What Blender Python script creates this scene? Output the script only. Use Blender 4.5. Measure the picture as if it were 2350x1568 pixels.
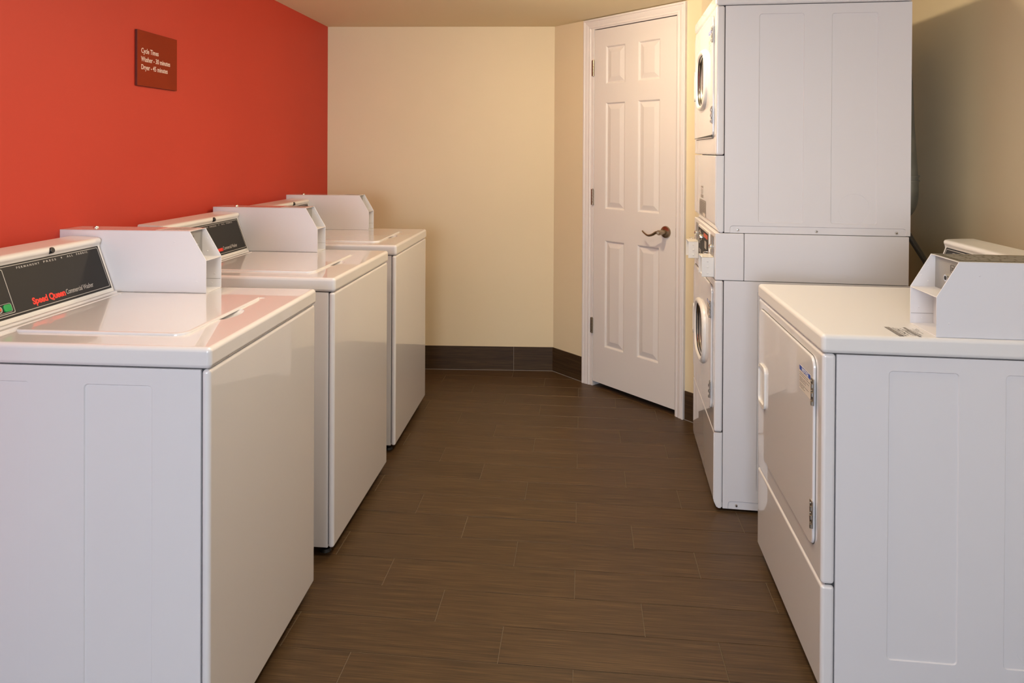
import bpy, bmesh, math, random
from mathutils import Vector, Matrix
random.seed(7)
PI = math.pi
for o in list(bpy.data.objects): bpy.data.objects.remove(o)
SC = bpy.context.scene
COL = SC.collection

# ------------------------------------------------------------------ camera
F_PX, CAM_H, YAW, PITCH, ROLL, HORIZON = 1597.93, 1.3953, -0.102, 0.0062, 0.0049, 355.02
cd = bpy.data.cameras.new('camera'); cam = bpy.data.objects.new('camera', cd); COL.objects.link(cam)
cd.sensor_fit = 'HORIZONTAL'; cd.sensor_width = 36.0; cd.lens = F_PX / 2350 * 36.0
cd.shift_y = -(784 - HORIZON) / 2350
cd.clip_start = 0.05
cam.location = (0, 0, CAM_H)
cam.matrix_world = (Matrix.Translation((0, 0, CAM_H)) @ Matrix.Rotation(-YAW, 4, 'Z') @
                    Matrix.Rotation(PI/2 - PITCH, 4, 'X') @ Matrix.Rotation(ROLL, 4, 'Z'))
SC.camera = cam

# ------------------------------------------------------------------ exposure, world
SC.view_settings.view_transform = 'Standard'; SC.view_settings.look = 'None'
SC.view_settings.exposure = 0.0; SC.view_settings.gamma = 1.0
SC.view_settings.use_curve_mapping = False
W = bpy.data.worlds.new('world'); SC.world = W; W.use_nodes = True
W.node_tree.nodes['Background'].inputs[0].default_value = (0.5, 0.6, 0.8, 1)
W.node_tree.nodes['Background'].inputs[1].default_value = 0.02

def area(name, loc, rot, sx, sy, power, color, shape='RECTANGLE'):
    l = bpy.data.lights.new(name, 'AREA'); l.shape = shape; l.size = sx
    if shape == 'RECTANGLE': l.size_y = sy
    l.energy = power; l.color = color
    o = bpy.data.objects.new(name, l); COL.objects.link(o); o.location = loc; o.rotation_euler = rot
    return o
LAMP_A = (0.02, 2.98)       # round ceiling lamp in the far half of the room
FILL_PANEL = (-0.30, 1.65)      # added ceiling panel that brightens machines and right wall, out of view
area('lamp_light', (LAMP_A[0], LAMP_A[1], 2.068), (0, 0, 0), 0.09, 0.09, 4, (1.0, 0.80, 0.54), 'DISK')
area('fill_panel_light', (FILL_PANEL[0], FILL_PANEL[1], 2.145), (0, 0, 0), 1.1, 0.55, 9.5, (1.0, 0.85, 0.66))
area('fill_light', (-0.55, -3.30, 1.35), (PI/2, 0, 0), 1.7, 1.5, 97, (0.73, 0.82, 1.0))  # added cool fill light behind the camera

# ------------------------------------------------------------------ materials
def mat(name, color, rough=0.5, metal=0.0, coat=0.0, spec=0.5, emit=None, estr=0.0):
    m = bpy.data.materials.new(name); m.use_nodes = True
    b = m.node_tree.nodes['Principled BSDF']
    b.inputs['Base Color'].default_value = (*color, 1); b.inputs['Roughness'].default_value = rough
    b.inputs['Metallic'].default_value = metal; b.inputs['Coat Weight'].default_value = coat
    b.inputs['Coat Roughness'].default_value = 0.02
    b.inputs['Specular IOR Level'].default_value = spec
    if emit: b.inputs['Emission Color'].default_value = (*emit, 1); b.inputs['Emission Strength'].default_value = estr
    return m
def noise_bump(m, scale, strength, dist=0.001, stretch=None, detail=3.0):
    nt = m.node_tree; b = nt.nodes['Principled BSDF']
    tc = nt.nodes.new('ShaderNodeTexCoord'); n = nt.nodes.new('ShaderNodeTexNoise'); bp = nt.nodes.new('ShaderNodeBump')
    n.inputs['Scale'].default_value = scale; n.inputs['Detail'].default_value = detail
    bp.inputs['Strength'].default_value = strength; bp.inputs['Distance'].default_value = dist
    if stretch:
        mp = nt.nodes.new('ShaderNodeMapping'); mp.inputs['Scale'].default_value = stretch
        nt.links.new(tc.outputs['Object'], mp.inputs[0]); nt.links.new(mp.outputs[0], n.inputs['Vector'])
    else: nt.links.new(tc.outputs['Object'], n.inputs['Vector'])
    nt.links.new(n.outputs['Fac'], bp.inputs['Height']); nt.links.new(bp.outputs[0], b.inputs['Normal'])
    return m
def mottled(m, c1, c2, scale):
    nt = m.node_tree; b = nt.nodes['Principled BSDF']
    tc = nt.nodes.new('ShaderNodeTexCoord'); n = nt.nodes.new('ShaderNodeTexNoise'); r = nt.nodes.new('ShaderNodeValToRGB')
    n.inputs['Scale'].default_value = scale; n.inputs['Detail'].default_value = 4
    r.color_ramp.elements[0].position = 0.35; r.color_ramp.elements[1].position = 0.65
    r.color_ramp.elements[0].color = (*c1, 1); r.color_ramp.elements[1].color = (*c2, 1)
    nt.links.new(tc.outputs['Object'], n.inputs['Vector']); nt.links.new(n.outputs['Fac'], r.inputs[0])
    nt.links.new(r.outputs[0], b.inputs['Base Color'])
    return m
enamel = noise_bump(mat('white_enamel', (0.79, 0.775, 0.79), 0.24, coat=1.0), 2.5, 0.03, 0.002)
enamel_soft = noise_bump(mat('white_enamel_worn', (0.79, 0.775, 0.77), 0.38, coat=0.25), 2.5, 0.03, 0.002)
enamel_soft.node_tree.nodes['Principled BSDF'].inputs['Coat Roughness'].default_value = 0.22
enamel_matte = noise_bump(mat('white_powder_coat', (0.765, 0.75, 0.775), 0.38), 260.0, 0.06, 0.0005)
panel_white = noise_bump(mat('white_sheet_steel_paint', (0.75, 0.735, 0.76), 0.42), 3.0, 0.04, 0.002)
plastic = mat('white_plastic', (0.80, 0.785, 0.765), 0.28, coat=0.4)
orange = noise_bump(mottled(mat('orange_wall_paint', (.6, .06, .03), 0.62), (0.515, 0.038, 0.018), (0.54, 0.042, 0.020), 1.5), 350, 0.10, 0.0008)
cream = noise_bump(mottled(mat('cream_wall_paint', (.7, .6, .4), 0.6), (0.725, 0.612, 0.41), (0.75, 0.635, 0.43), 1.2), 350, 0.10, 0.0008)
offwhite = mat('off_white_bounce_wall', (0.74, 0.72, 0.68), 0.6)  # for unseen near walls, whitened so they bounce light
ceil_m = noise_bump(mat('cream_ceiling_paint', (0.82, 0.72, 0.49), 0.8), 300, 0.10, 0.0008)
doorw = noise_bump(mat('white_door_paint', (0.72, 0.68, 0.66), 0.42), 60, 0.06, 0.0006, (14, 14, 1.2))
trimw = mat('white_trim_paint', (0.74, 0.70, 0.69), 0.38)
black = mat('black_plastic', (0.012, 0.012, 0.013), 0.35)
dark = mat('dark_gap', (0.045, 0.045, 0.048), 0.8)
decal = mat('charcoal_panel_film', (0.026, 0.025, 0.025), 0.55, spec=0.25)
olive_film = mat('olive_label_film', (0.10, 0.092, 0.066), 0.45)
silver_ink = mat('silver_ink', (0.45, 0.43, 0.41), 0.5)
red_ink = mat('red_ink', (0.85, 0.04, 0.02), 0.5)
green_btn = mat('green_button', (0.0, 0.32, 0.07), 0.3)
chrome = mat('chrome', (0.75, 0.74, 0.72), 0.15, 1.0)
steel = noise_bump(mat('brushed_steel', (0.42, 0.40, 0.37), 0.35, 1.0), 80, 0.1, 0.0005, (1, 1, 30))
nickel = mat('antique_nickel', (0.36, 0.29, 0.21), 0.27, 1.0)
galv = mottled(mat('galvanised_duct', (0.35, 0.36, 0.34), 0.42, 0.85), (0.30, 0.31, 0.29), (0.42, 0.43, 0.40), 9)
conduit_m = mat('conduit_steel', (0.22, 0.21, 0.20), 0.35, 0.9)
sign_m = mottled(mat('rust_brown_sign', (.22, .03, .01), 0.6, spec=0.12), (0.235, 0.026, 0.006), (0.255, 0.029, 0.007), 4)
sign_edge = mat('sign_core', (0.10, 0.012, 0.006), 0.5)
sign_ink = mat('pale_lettering', (0.80, 0.66, 0.58), 0.5)
grey_ink = mat('grey_ink', (0.16, 0.15, 0.15), 0.6)
label_grey = mat('grey_label', (0.34, 0.32, 0.31), 0.5)
blue_ink = mat('blue_ink', (0.015, 0.07, 0.42), 0.45)
white_ink = mat('white_ink', (0.8, 0.8, 0.8), 0.5)
orange_ink = mat('orange_ink', (0.65, 0.10, 0.04), 0.5)
paper = mat('sticker_film', (0.72, 0.66, 0.60), 0.4)
glass_dark = mat('dark_door_glass', (0.05, 0.05, 0.055), 0.04, coat=0.6)
drum_m = mat('smoky_window_glass', (0.36, 0.36, 0.40), 0.12, coat=0.5)
rubber = mat('grey_gasket', (0.13, 0.13, 0.12), 0.5)
grout = noise_bump(mat('tan_grout', (0.17, 0.130, 0.085), 0.9), 200, 0.2, 0.001)
fill_panel_glow = mat('fill_panel_diffuser', (0.9, 0.9, 0.85), 0.5, emit=(1, .88, .68), estr=4.0)  # glow of the added ceiling fill panel
fill_glow = mat('fill_window_glow', (0.8, 0.8, 0.8), 0.5, emit=(0.86, 0.90, 1.0), estr=1.0)  # glow of the added window-shaped fill behind the camera

def tile_material(name='brown_wood_look_tile', k_=0.86, rough=0.42):
    m = mat(name, (0.1, 0.05, 0.03), rough, spec=0.32)
    nt = m.node_tree; b = nt.nodes['Principled BSDF']; L = nt.links
    tc = nt.nodes.new('ShaderNodeTexCoord'); oi = nt.nodes.new('ShaderNodeObjectInfo')
    add = nt.nodes.new('ShaderNodeVectorMath'); add.operation = 'MULTIPLY_ADD'
    cmb = nt.nodes.new('ShaderNodeCombineXYZ')
    L.new(oi.outputs['Random'], cmb.inputs[0]); L.new(oi.outputs['Random'], cmb.inputs[1])
    add.inputs[1].default_value = (7, 7, 7); L.new(cmb.outputs[0], add.inputs[0]); L.new(tc.outputs['Object'], add.inputs[2])
    def streak(sx, sy, det):
        mp = nt.nodes.new('ShaderNodeMapping'); mp.inputs['Scale'].default_value = (sx, sy, sy)
        n = nt.nodes.new('ShaderNodeTexNoise'); n.inputs['Scale'].default_value = 1.0; n.inputs['Detail'].default_value = det
        L.new(add.outputs[0], mp.inputs[0]); L.new(mp.outputs[0], n.inputs['Vector']); return n
    a = streak(7.0, 320, 3); c = streak(1.6, 60, 2)
    mx = nt.nodes.new('ShaderNodeMix'); mx.data_type = 'FLOAT'; mx.inputs[0].default_value = 0.28
    L.new(a.outputs['Fac'], mx.inputs[2]); L.new(c.outputs['Fac'], mx.inputs[3])
    r = nt.nodes.new('ShaderNodeValToRGB')
    e = r.color_ramp.elements; e[0].position = 0.36; e[0].color = (0.053*k_, 0.0300*k_, 0.0150*k_, 1)
    e[1].position = 0.66; e[1].color = (0.135*k_, 0.0790*k_, 0.0340*k_, 1)
    k = r.color_ramp.elements.new(0.5); k.color = (0.080*k_, 0.0455*k_, 0.0210*k_, 1)
    L.new(mx.outputs[0], r.inputs[0])
    hs = nt.nodes.new('ShaderNodeHueSaturation'); mr = nt.nodes.new('ShaderNodeMapRange')
    mr.inputs['To Min'].default_value = 0.96; mr.inputs['To Max'].default_value = 1.04
    L.new(oi.outputs['Random'], mr.inputs[0]); L.new(mr.outputs[0], hs.inputs['Value'])
    L.new(r.outputs[0], hs.inputs['Color']); L.new(hs.outputs[0], b.inputs['Base Color'])
    bp = nt.nodes.new('ShaderNodeBump'); bp.inputs['Strength'].default_value = 0.25; bp.inputs['Distance'].default_value = 0.0006
    L.new(a.outputs['Fac'], bp.inputs['Height']); L.new(bp.outputs[0], b.inputs['Normal'])
    return m
tile_m = tile_material()
base_tile_m = tile_material('shaded_brown_tile', 0.62, 0.5)  # same tile as the floor, with shade put into a darker colour
base_grout = mat('grey_base_grout', (0.22, 0.19, 0.16), 0.9)
caulk = mat('pale_caulk', (0.24, 0.21, 0.18), 0.8)

# ------------------------------------------------------------------ mesh helpers
def finish(name, bm, m, parent=None, smooth=True, loc=None):
    bmesh.ops.recalc_face_normals(bm, faces=bm.faces)
    me = bpy.data.meshes.new(name); bm.to_mesh(me); bm.free()
    for mm in (m if isinstance(m, (list, tuple)) else [m]): me.materials.append(mm)
    if smooth:
        me.shade_smooth(); me.set_sharp_from_angle(angle=math.radians(38))
    o = bpy.data.objects.new(name, me); COL.objects.link(o)
    if smooth:
        wn_ = o.modifiers.new('normals', 'WEIGHTED_NORMAL'); wn_.keep_sharp = True; wn_.weight = 100
    if parent: o.parent = parent
    if loc: o.location = loc
    return o
def merge(bm, t, idx=0):
    vm = {v: bm.verts.new(v.co) for v in t.verts}
    for f in t.faces:
        try:
            nf = bm.faces.new([vm[v] for v in f.verts]); nf.material_index = idx
        except ValueError: pass
    t.free()
def box(bm, x0, x1, y0, y1, z0, z1, bev=0.0, seg=2, idx=0, M=None):
    t = bmesh.new(); bmesh.ops.create_cube(t, size=1)
    for v in t.verts: v.co = Vector(((x0+x1)/2 + v.co.x*(x1-x0), (y0+y1)/2 + v.co.y*(y1-y0), (z0+z1)/2 + v.co.z*(z1-z0)))
    if bev > 0: bmesh.ops.bevel(t, geom=t.edges[:], offset=bev, segments=seg, profile=0.5, affect='EDGES')
    if M is not None: t.transform(M)
    merge(bm, t, idx)
def frame(o, u, v):
    """matrix whose local x=u, y=v, z=u cross v, origin o"""
    u = Vector(u).normalized(); v = Vector(v).normalized(); w = u.cross(v)
    return Matrix(((u.x, v.x, w.x, o[0]), (u.y, v.y, w.y, o[1]), (u.z, v.z, w.z, o[2]), (0, 0, 0, 1)))
def prism(bm, poly, M, d, ch=0.0, idx=0, base=0.0):
    """poly (list of (u,v), CCW) extruded along frame z from base to d, top edge chamfered inward by ch"""
    n = len(poly); P = [Vector((p[0], p[1])) for p in poly]
    def inset(k):
        out = []
        for i in range(n):
            a, b, c = P[i-1], P[i], P[(i+1) % n]
            e1 = (b-a).normalized(); e2 = (c-b).normalized()
            n1 = Vector((-e1.y, e1.x)); n2 = Vector((-e2.y, e2.x)); s = n1+n2
            if s.length < 1e-6: s = n1
            s.normalize(); out.append(b + s*(k/max(0.3, s.dot(n1))))
        return out
    def ring(pts, z): return [bm.verts.new(M @ Vector((p.x, p.y, z))) for p in pts]
    sg = 1 if d > base else -1
    rings = [ring(P, base)]
    if ch > 0:
        rings.append(ring(P, d - sg*ch))
        rings.append(ring(inset(ch*0.3), d - sg*ch*0.3)); rings.append(ring(inset(ch), d))
    else: rings.append(ring(P, d))
    for r0, r1 in zip(rings, rings[1:]):
        for i in range(n):
            f = bm.faces.new((r0[i], r0[(i+1) % n], r1[(i+1) % n], r1[i])); f.material_index = idx
    f = bm.faces.new(rings[0][::-1]); f.material_index = idx
    f = bm.faces.new(rings[-1]); f.material_index = idx
def rrect(x0, x1, y0, y1, r, seg=5):
    p = []
    for cx, cy, a0 in ((x1-r, y0+r, -90), (x1-r, y1-r, 0), (x0+r, y1-r, 90), (x0+r, y0+r, 180)):
        for k in range(seg+1):
            a = math.radians(a0 + 90*k/seg); p.append((cx+r*math.cos(a), cy+r*math.sin(a)))
    return p
def ringframe(bm, outer, inner, M, d, idx=0, base=0.0):
    """flat ring between two loops with the same vertex count"""
    n = len(outer)
    def ring(pts, z): return [bm.verts.new(M @ Vector((p[0], p[1], z))) for p in pts]
    a, b, c, e = ring(outer, base), ring(outer, d), ring(inner, d), ring(inner, base)
    for r0, r1 in ((a, b), (b, c), (c, e)):
        for i in range(n):
            f = bm.faces.new((r0[i], r0[(i+1) % n], r1[(i+1) % n], r1[i])); f.material_index = idx
def cyl(bm, p0, p1, r0, r1=None, seg=20, idx=0, cap=True):
    p0 = Vector(p0); p1 = Vector(p1); r1 = r0 if r1 is None else r1
    ax = (p1-p0).normalized(); u = ax.orthogonal().normalized(); v = ax.cross(u)
    A = []; B = []
    for k in range(seg):
        a = 2*PI*k/seg; d = u*math.cos(a)+v*math.sin(a)
        A.append(bm.verts.new(p0+d*r0)); B.append(bm.verts.new(p1+d*r1))
    for k in range(seg):
        f = bm.faces.new((A[k], A[(k+1) % seg], B[(k+1) % seg], B[k])); f.material_index = idx
    if cap:
        bm.faces.new(A[::-1]).material_index = idx; bm.faces.new(B).material_index = idx
def tube(bm, pts, rad, seg=12, idx=0):
    """rad: float or function of index"""
    pts = [Vector(p) for p in pts]; rings = []; u = None
    for i, p in enumerate(pts):
        t = (pts[min(i+1, len(pts)-1)] - pts[max(i-1, 0)]).normalized()
        u = t.orthogonal().normalized() if u is None else (u - t*u.dot(t)).normalized()
        v = t.cross(u); r = rad(i) if callable(rad) else rad
        if isinstance(r, tuple): ra, rb = r
        else: ra = rb = r
        rings.append([bm.verts.new(p + u*math.cos(2*PI*k/seg)*ra + v*math.sin(2*PI*k/seg)*rb) for k in range(seg)])
    for a, b in zip(rings, rings[1:]):
        for k in range(seg): bm.faces.new((a[k], a[(k+1) % seg], b[(k+1) % seg], b[k])).material_index = idx
    bm.faces.new(rings[0][::-1]); bm.faces.new(rings[-1])
def lathe(bm, prof, M, seg=28, idx=0):
    """prof: (radius, height along frame z)"""
    R = [[bm.verts.new(M @ Vector((max(r, 1e-5)*math.cos(2*PI*k/seg), max(r, 1e-5)*math.sin(2*PI*k/seg), h))) for k in range(seg)] for r, h in prof]
    for a, b in zip(R, R[1:]):
        for k in range(seg): bm.faces.new((a[k], a[(k+1) % seg], b[(k+1) % seg], b[k])).material_index = idx
    bm.faces.new(R[0][::-1]); bm.faces.new(R[-1])
def catmull(P, n=8):
    P = [Vector(p) for p in P]; out = []
    for i in range(len(P)-1):
        a, b, c, d = P[max(i-1, 0)], P[i], P[i+1], P[min(i+2, len(P)-1)]
        for k in range(n):
            t = k/n
            out.append(0.5*((2*b) + (c-a)*t + (2*a-5*b+4*c-d)*t*t + (-a+3*b-3*c+d)*t**3))
    out.append(P[-1]); return out
def text(name, body, M, size, m, parent, sx=1.0, bold=0.0, align='LEFT', spacing=1.0, shear=0.0, wspace=1.0, fit=None):
    c = bpy.data.curves.new(name, 'FONT'); c.body = body; c.size = size; c.align_x = align
    c.offset = bold; c.extrude = 0.0002; c.space_character = spacing; c.space_word = wspace; c.resolution_u = 3; c.shear = shear
    o = bpy.data.objects.new(name, c); COL.objects.link(o)
    dg = bpy.context.evaluated_depsgraph_get()
    me = bpy.data.meshes.new_from_object(o.evaluated_get(dg)); bpy.data.objects.remove(o)
    if fit:
        xs_ = [v.co.x for v in me.vertices]; me.transform(Matrix.Translation((-min(xs_), 0, 0))); sx = fit/(max(xs_)-min(xs_))
    me.transform(M @ Matrix.Diagonal((sx, 1, 1, 1))); me.materials.clear(); me.materials.append(m); me.name = name
    t = bpy.data.objects.new(name, me); COL.objects.link(t)
    if parent: t.parent = parent
    return t
def empty(name, loc, rz=0.0):
    o = bpy.data.objects.new(name, None); COL.objects.link(o); o.location = loc; o.rotation_euler = (0, 0, rz)
    o.empty_display_size = 0.05
    return o
def tag(o, label=None, cat=None, group=None, kind=None):
    if label: o['label'] = label
    if cat: o['category'] = cat
    if group: o['group'] = group
    if kind: o['kind'] = kind
    return o
def copy_tree(o, parent=None):
    c = o.copy(); COL.objects.link(c); c.parent = parent
    for ch in list(o.children): copy_tree(ch, c)
    return c
def quad_lines(bm, M, rects, z=0.0003, idx=0):
    for (u0, u1, v0, v1) in rects:
        vs = [bm.verts.new(M @ Vector((u, v, z))) for u, v in ((u0, v0), (u1, v0), (u1, v1), (u0, v1))]
        bm.faces.new(vs).material_index = idx

def carve(o, cutbm):
    cutter = finish('cutter', cutbm, o.data.materials[0], None, False)
    if o.parent: cutter.matrix_world = Matrix.Translation(o.parent.location) @ Matrix.Rotation(o.parent.rotation_euler.z, 4, 'Z')
    o.modifiers.clear()
    mod = o.modifiers.new('cut', 'BOOLEAN'); mod.object = cutter; mod.operation = 'DIFFERENCE'; mod.solver = 'EXACT'
    bpy.context.view_layer.update()
    me = bpy.data.meshes.new_from_object(o.evaluated_get(bpy.context.evaluated_depsgraph_get()))
    o.modifiers.clear(); o.data = me; me.shade_smooth(); me.set_sharp_from_angle(angle=math.radians(30))
    k = o.modifiers.new('normals', 'WEIGHTED_NORMAL'); k.keep_sharp = True; k.weight = 100
    bpy.data.objects.remove(cutter)

# ------------------------------------------------------------------ room
ZC = 2.178
XR = 1.50
YF = -3.40
def xl(y): return -1.627 + (4.30 - y)*0.0135
DW = Vector((-0.004+0.0127, 4.203+0.0127, 0))         # origin on the door wall plane, at the casing's left edge
U = Vector((1, -1, 0)).normalized(); NN = Vector((-1, -1, 0)).normalized()
MD = Matrix(((U.x, NN.x, 0, DW.x), (U.y, NN.y, 0, DW.y), (0, 0, 1, 0), (0, 0, 0, 1)))   # (s, out, z) -> world
def yb(x): return 4.40 + 0.0683*(x+0.174) + 0.008
XA = -0.183; YA = yb(XA)                              # corner back wall / door wall
XL = xl(4.3); YL = yb(XL)
PE = MD @ Vector((0.83, 0, 0))                        # end of the door wall on the right
T = 0.12
def wall(name, m, p, q, z0=0.0, z1=ZC, th=T, off=0.0):
    """slab wall whose room side runs from p to q; thickness goes to the left of p->q"""
    p = Vector((p[0], p[1], 0)); q = Vector((q[0], q[1], 0)); d = (q-p).normalized(); n = Vector((-d.y, d.x, 0))
    bm = bmesh.new(); L = (q-p).length
    M = Matrix(((d.x, n.x, 0, p.x), (d.y, n.y, 0, p.y), (0, 0, 1, 0), (0, 0, 0, 1)))
    box(bm, -off, L+off, 0, th, z0, z1, M=M)
    return tag(finish(name, bm, m, smooth=False), kind='structure')
tag(wall('wall_left', orange, (xl(1.0), 1.0), (XL, YL)), 'orange-red painted wall behind the washers')
tag(wall('wall_left_near', offwhite, (xl(YF), YF), (xl(1.0), 1.0)), 'unseen left wall beside the viewpoint, made off-white to bounce light')
tag(wall('wall_back', cream, (XL, YL), (XA, YA), off=0.0), 'plain cream wall at the far end')
tag(wall('wall_right', cream, (XR, PE.y), (XR, 1.3)), 'cream wall behind the dryers')
tag(wall('wall_right_near', offwhite, (XR, 1.3), (XR, YF)), 'unseen right wall beside the viewpoint, made off-white to bounce light')
tag(wall('wall_back_right', cream, (PE.x, PE.y), (XR+T, PE.y)), 'short cream wall behind the stacked dryer')
# door wall with its opening: s 0.045 .. 0.70, up to 2.12
AS = (Vector((XA, YA, 0)) - DW).dot(U)
bm = bmesh.new()
box(bm, AS, 0.05, -0.0, -T, 0, ZC, M=MD); box(bm, 0.70, 0.83, 0, -T, 0, ZC, M=MD); box(bm, 0.05, 0.70, 0, -T, 2.125, ZC, M=MD)
tag(finish('wall_diagonal', bm, cream, smooth=False), 'short angled cream wall holding the door', kind='structure')
# front wall (behind the camera) with an opening for the added fill light
bm = bmesh.new()
xa, xb = xl(YF)-T, XR+T
box(bm, xa, -1.45, YF-T, YF, 0, ZC); box(bm, 0.35, xb, YF-T, YF, 0, ZC)
box(bm, -1.45, 0.35, YF-T, YF, 0, 0.55); box(bm, -1.45, 0.35, YF-T, YF, 2.12, ZC)
tag(finish('wall_front', bm, offwhite, smooth=False), 'unseen off-white wall with the added fill-light opening behind the viewpoint', kind='structure')
wn = tag(empty('fill_window_1', (-0.55, YF-0.06, 0.55)), 'added window-shaped fill light, unseen behind the viewpoint', kind='structure')
bm = bmesh.new()
for a, b, c, d in ((-0.9, -0.85, 0, 1.57), (0.85, 0.9, 0, 1.57), (-0.85, 0.85, 0, 0.05), (-0.85, 0.85, 1.52, 1.57), (-0.025, 0.025, 0.05, 1.52)):
    box(bm, a, b, -0.03, 0.03, c, d, 0.004)
finish('fill_window_frame', bm, trimw, wn)
for a, b in ((-0.85, -0.025), (0.025, 0.85)):
    bm = bmesh.new(); box(bm, a, b, -0.004, 0.004, 0.05, 1.52); finish('fill_pane', bm, fill_glow, wn, smooth=False)
# ceiling
def extr(poly, z0, z1):
    bm = bmesh.new(); A = [bm.verts.new((x, y, z0)) for x, y in poly]; B = [bm.verts.new((x, y, z1)) for x, y in poly]
    n = len(poly)
    bm.faces.new(A[::-1]); bm.faces.new(B)
    for i in range(n): bm.faces.new((A[i], A[(i+1) % n], B[(i+1) % n], B[i]))
    return bm
room = [(xl(YF)-T, YF-T), (XR+T, YF-T), (XR+T, 4.65), (XL-T, 4.65)]
tag(finish('ceiling', extr(room, ZC, ZC+0.1), ceil_m, smooth=False), 'low cream ceiling', kind='structure')
# floor slab (grout bed) and its tiles, each a part
fl = tag(finish('floor', extr(room, -0.10, -0.0015), grout, smooth=False), 'dark brown floor of long wood-look tiles', kind='structure')
TX, TY, TL, TW = -0.0199, 1.7225, 0.6149, 0.1487
G = 0.0009
def tile_bm(x0, x1, y0, y1):
    bm = bmesh.new(); t = 0.008; c = 0.0009
    lo = [(x0, y0), (x1, y0), (x1, y1), (x0, y1)]
    a = [bm.verts.new((x, y, -t)) for x, y in lo]; b = [bm.verts.new((x, y, -c)) for x, y in lo]
    d = [bm.verts.new((x+(c if x == x0 else -c), y+(c if y == y0 else -c), 0)) for x, y in lo]
    for r0, r1 in ((a, b), (b, d)):
        for i in range(4): bm.faces.new((r0[i], r0[(i+1) % 4], r1[(i+1) % 4], r1[i]))
    bm.faces.new(d); bm.faces.new(a[::-1])
    return bm
def cut(bm, co, no):
    g = bm.verts[:]+bm.edges[:]+bm.faces[:]
    r = bmesh.ops.bisect_plane(bm, geom=g, plane_co=co, plane_no=no, clear_outer=True)
    e = [x for x in r['geom_cut'] if isinstance(x, bmesh.types.BMEdge)]
    if e: bmesh.ops.contextual_create(bm, geom=e)
full = None
Lp = [((0, yb(0)-0.010, 0), Vector((-0.0683, 1, 0)).normalized()),
      (tuple(DW + NN*0.012), -NN),
      ((XL+0.003, YL, 0), Vector((-1, -0.0135, 0)).normalized()),
      ((XR-0.003, 0, 0), Vector((1, 0, 0))), ((0, PE.y-0.003, 0), None)]
def inside(x, y):
    for co, no in Lp[:4]:
        if (Vector((x, y, 0))-Vector(co)).dot(no) > 0: return False
    return not (x > PE.x-0.02 and y > PE.y)
for n in range(-36, 20):
    y0 = TY + n*TW
    if y0+TW < YF: continue
    for m in range(-16, 14):
        x0 = TX + (m - n/3)*TL; x1 = x0+TL
        if x1 < -1.66 or x0 > XR: continue
        cs = [inside(x, y) for x in (x0, x1) for y in (max(y0, YF+.01), y0+TW)]
        if y0 < YF: cs.append(False)
        if all(cs):
            if full is None:
                o = finish('tile', tile_bm(-TL/2+G, TL/2-G, -TW/2+G, TW/2-G), tile_m, fl, smooth=False); full = o
            else:
                o = full.copy(); COL.objects.link(o); o.parent = fl
            o.location = (x0+TL/2, y0+TW/2, random.uniform(-0.0003, 0.0003))
        else:
            bm = tile_bm(x0+G, x1-G, y0+G, y0+TW-G)
            for co, no in Lp[:4]: cut(bm, co, no)
            if y0 < YF: cut(bm, (0, YF, 0), Vector((0, -1, 0)))
            if y0+TW > PE.y and x1 > PE.x: cut(bm, (0, PE.y-0.003, 0), Vector((0, 1, 0))) if x0 > PE.x-0.1 else None
            if len(bm.faces) < 3: bm.free(); continue
            cx, cy = x0+TL/2, y0+TW/2
            bmesh.ops.translate(bm, verts=bm.verts, vec=(-cx, -cy, 0))
            finish('tile', bm, tile_m, fl, smooth=False, loc=(cx, cy, 0))
# threshold tiles running under the door
for s0, s1 in ((0.07, 0.30), (0.30, 0.69)):
    bm = bmesh.new(); box(bm, s0+G, s1-G, -0.16, 0.0092, -0.008, 0.0, 0.0008, 1, M=MD)
    finish('tile', bm, tile_m, fl, smooth=False)
# tiled baseboards
def baseboard(name, p, q, joints, label, h=0.150):
    """from p to q (room side to the right of p->q); joints = distances from p"""
    p = Vector((p[0], p[1], 0)); q = Vector((q[0], q[1], 0)); d = (q-p).normalized(); n = Vector((d.y, -d.x, 0))
    M = Matrix(((d.x, n.x, 0, p.x), (d.y, n.y, 0, p.y), (0, 0, 1, 0), (0, 0, 0, 1))); L = (q-p).length
    bm = bmesh.new(); box(bm, 0, L, -0.001, 0.0080, 0.0, h-0.001, M=M); base = tag(finish(name, bm, base_grout, smooth=False), label, kind='structure')
    J = [0]+[j for j in joints if 0 < j < L]+[L]
    for a, b in zip(J, J[1:]):
        bm = bmesh.new(); box(bm, a+0.0013, b-0.0013, 0.004, 0.009, 0.003, h, 0.0008, 1)
        c = Vector(((a+b)/2, 0, 0)); bmesh.ops.translate(bm, verts=bm.verts, vec=-c)
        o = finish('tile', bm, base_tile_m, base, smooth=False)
        o.matrix_local = M @ Matrix.Translation(c)
    bm = bmesh.new(); box(bm, 0, L, 0.004, 0.0098, -0.001, 0.0026, M=M)
    finish('caulk_line', bm, caulk, base, smooth=False)
Lb = math.hypot(XA-XL, YA-YL)
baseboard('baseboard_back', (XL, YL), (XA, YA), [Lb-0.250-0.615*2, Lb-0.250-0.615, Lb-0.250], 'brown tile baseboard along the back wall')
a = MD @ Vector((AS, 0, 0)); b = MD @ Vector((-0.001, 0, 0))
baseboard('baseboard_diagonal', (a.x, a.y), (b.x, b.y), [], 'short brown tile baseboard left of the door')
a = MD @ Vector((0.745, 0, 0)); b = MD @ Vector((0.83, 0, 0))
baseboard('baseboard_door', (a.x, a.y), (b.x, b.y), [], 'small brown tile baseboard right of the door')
baseboard('baseboard_back_right', (PE.x+.01, PE.y), (XR, PE.y), [0.6], 'brown tile baseboard behind the stacked dryer')
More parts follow.
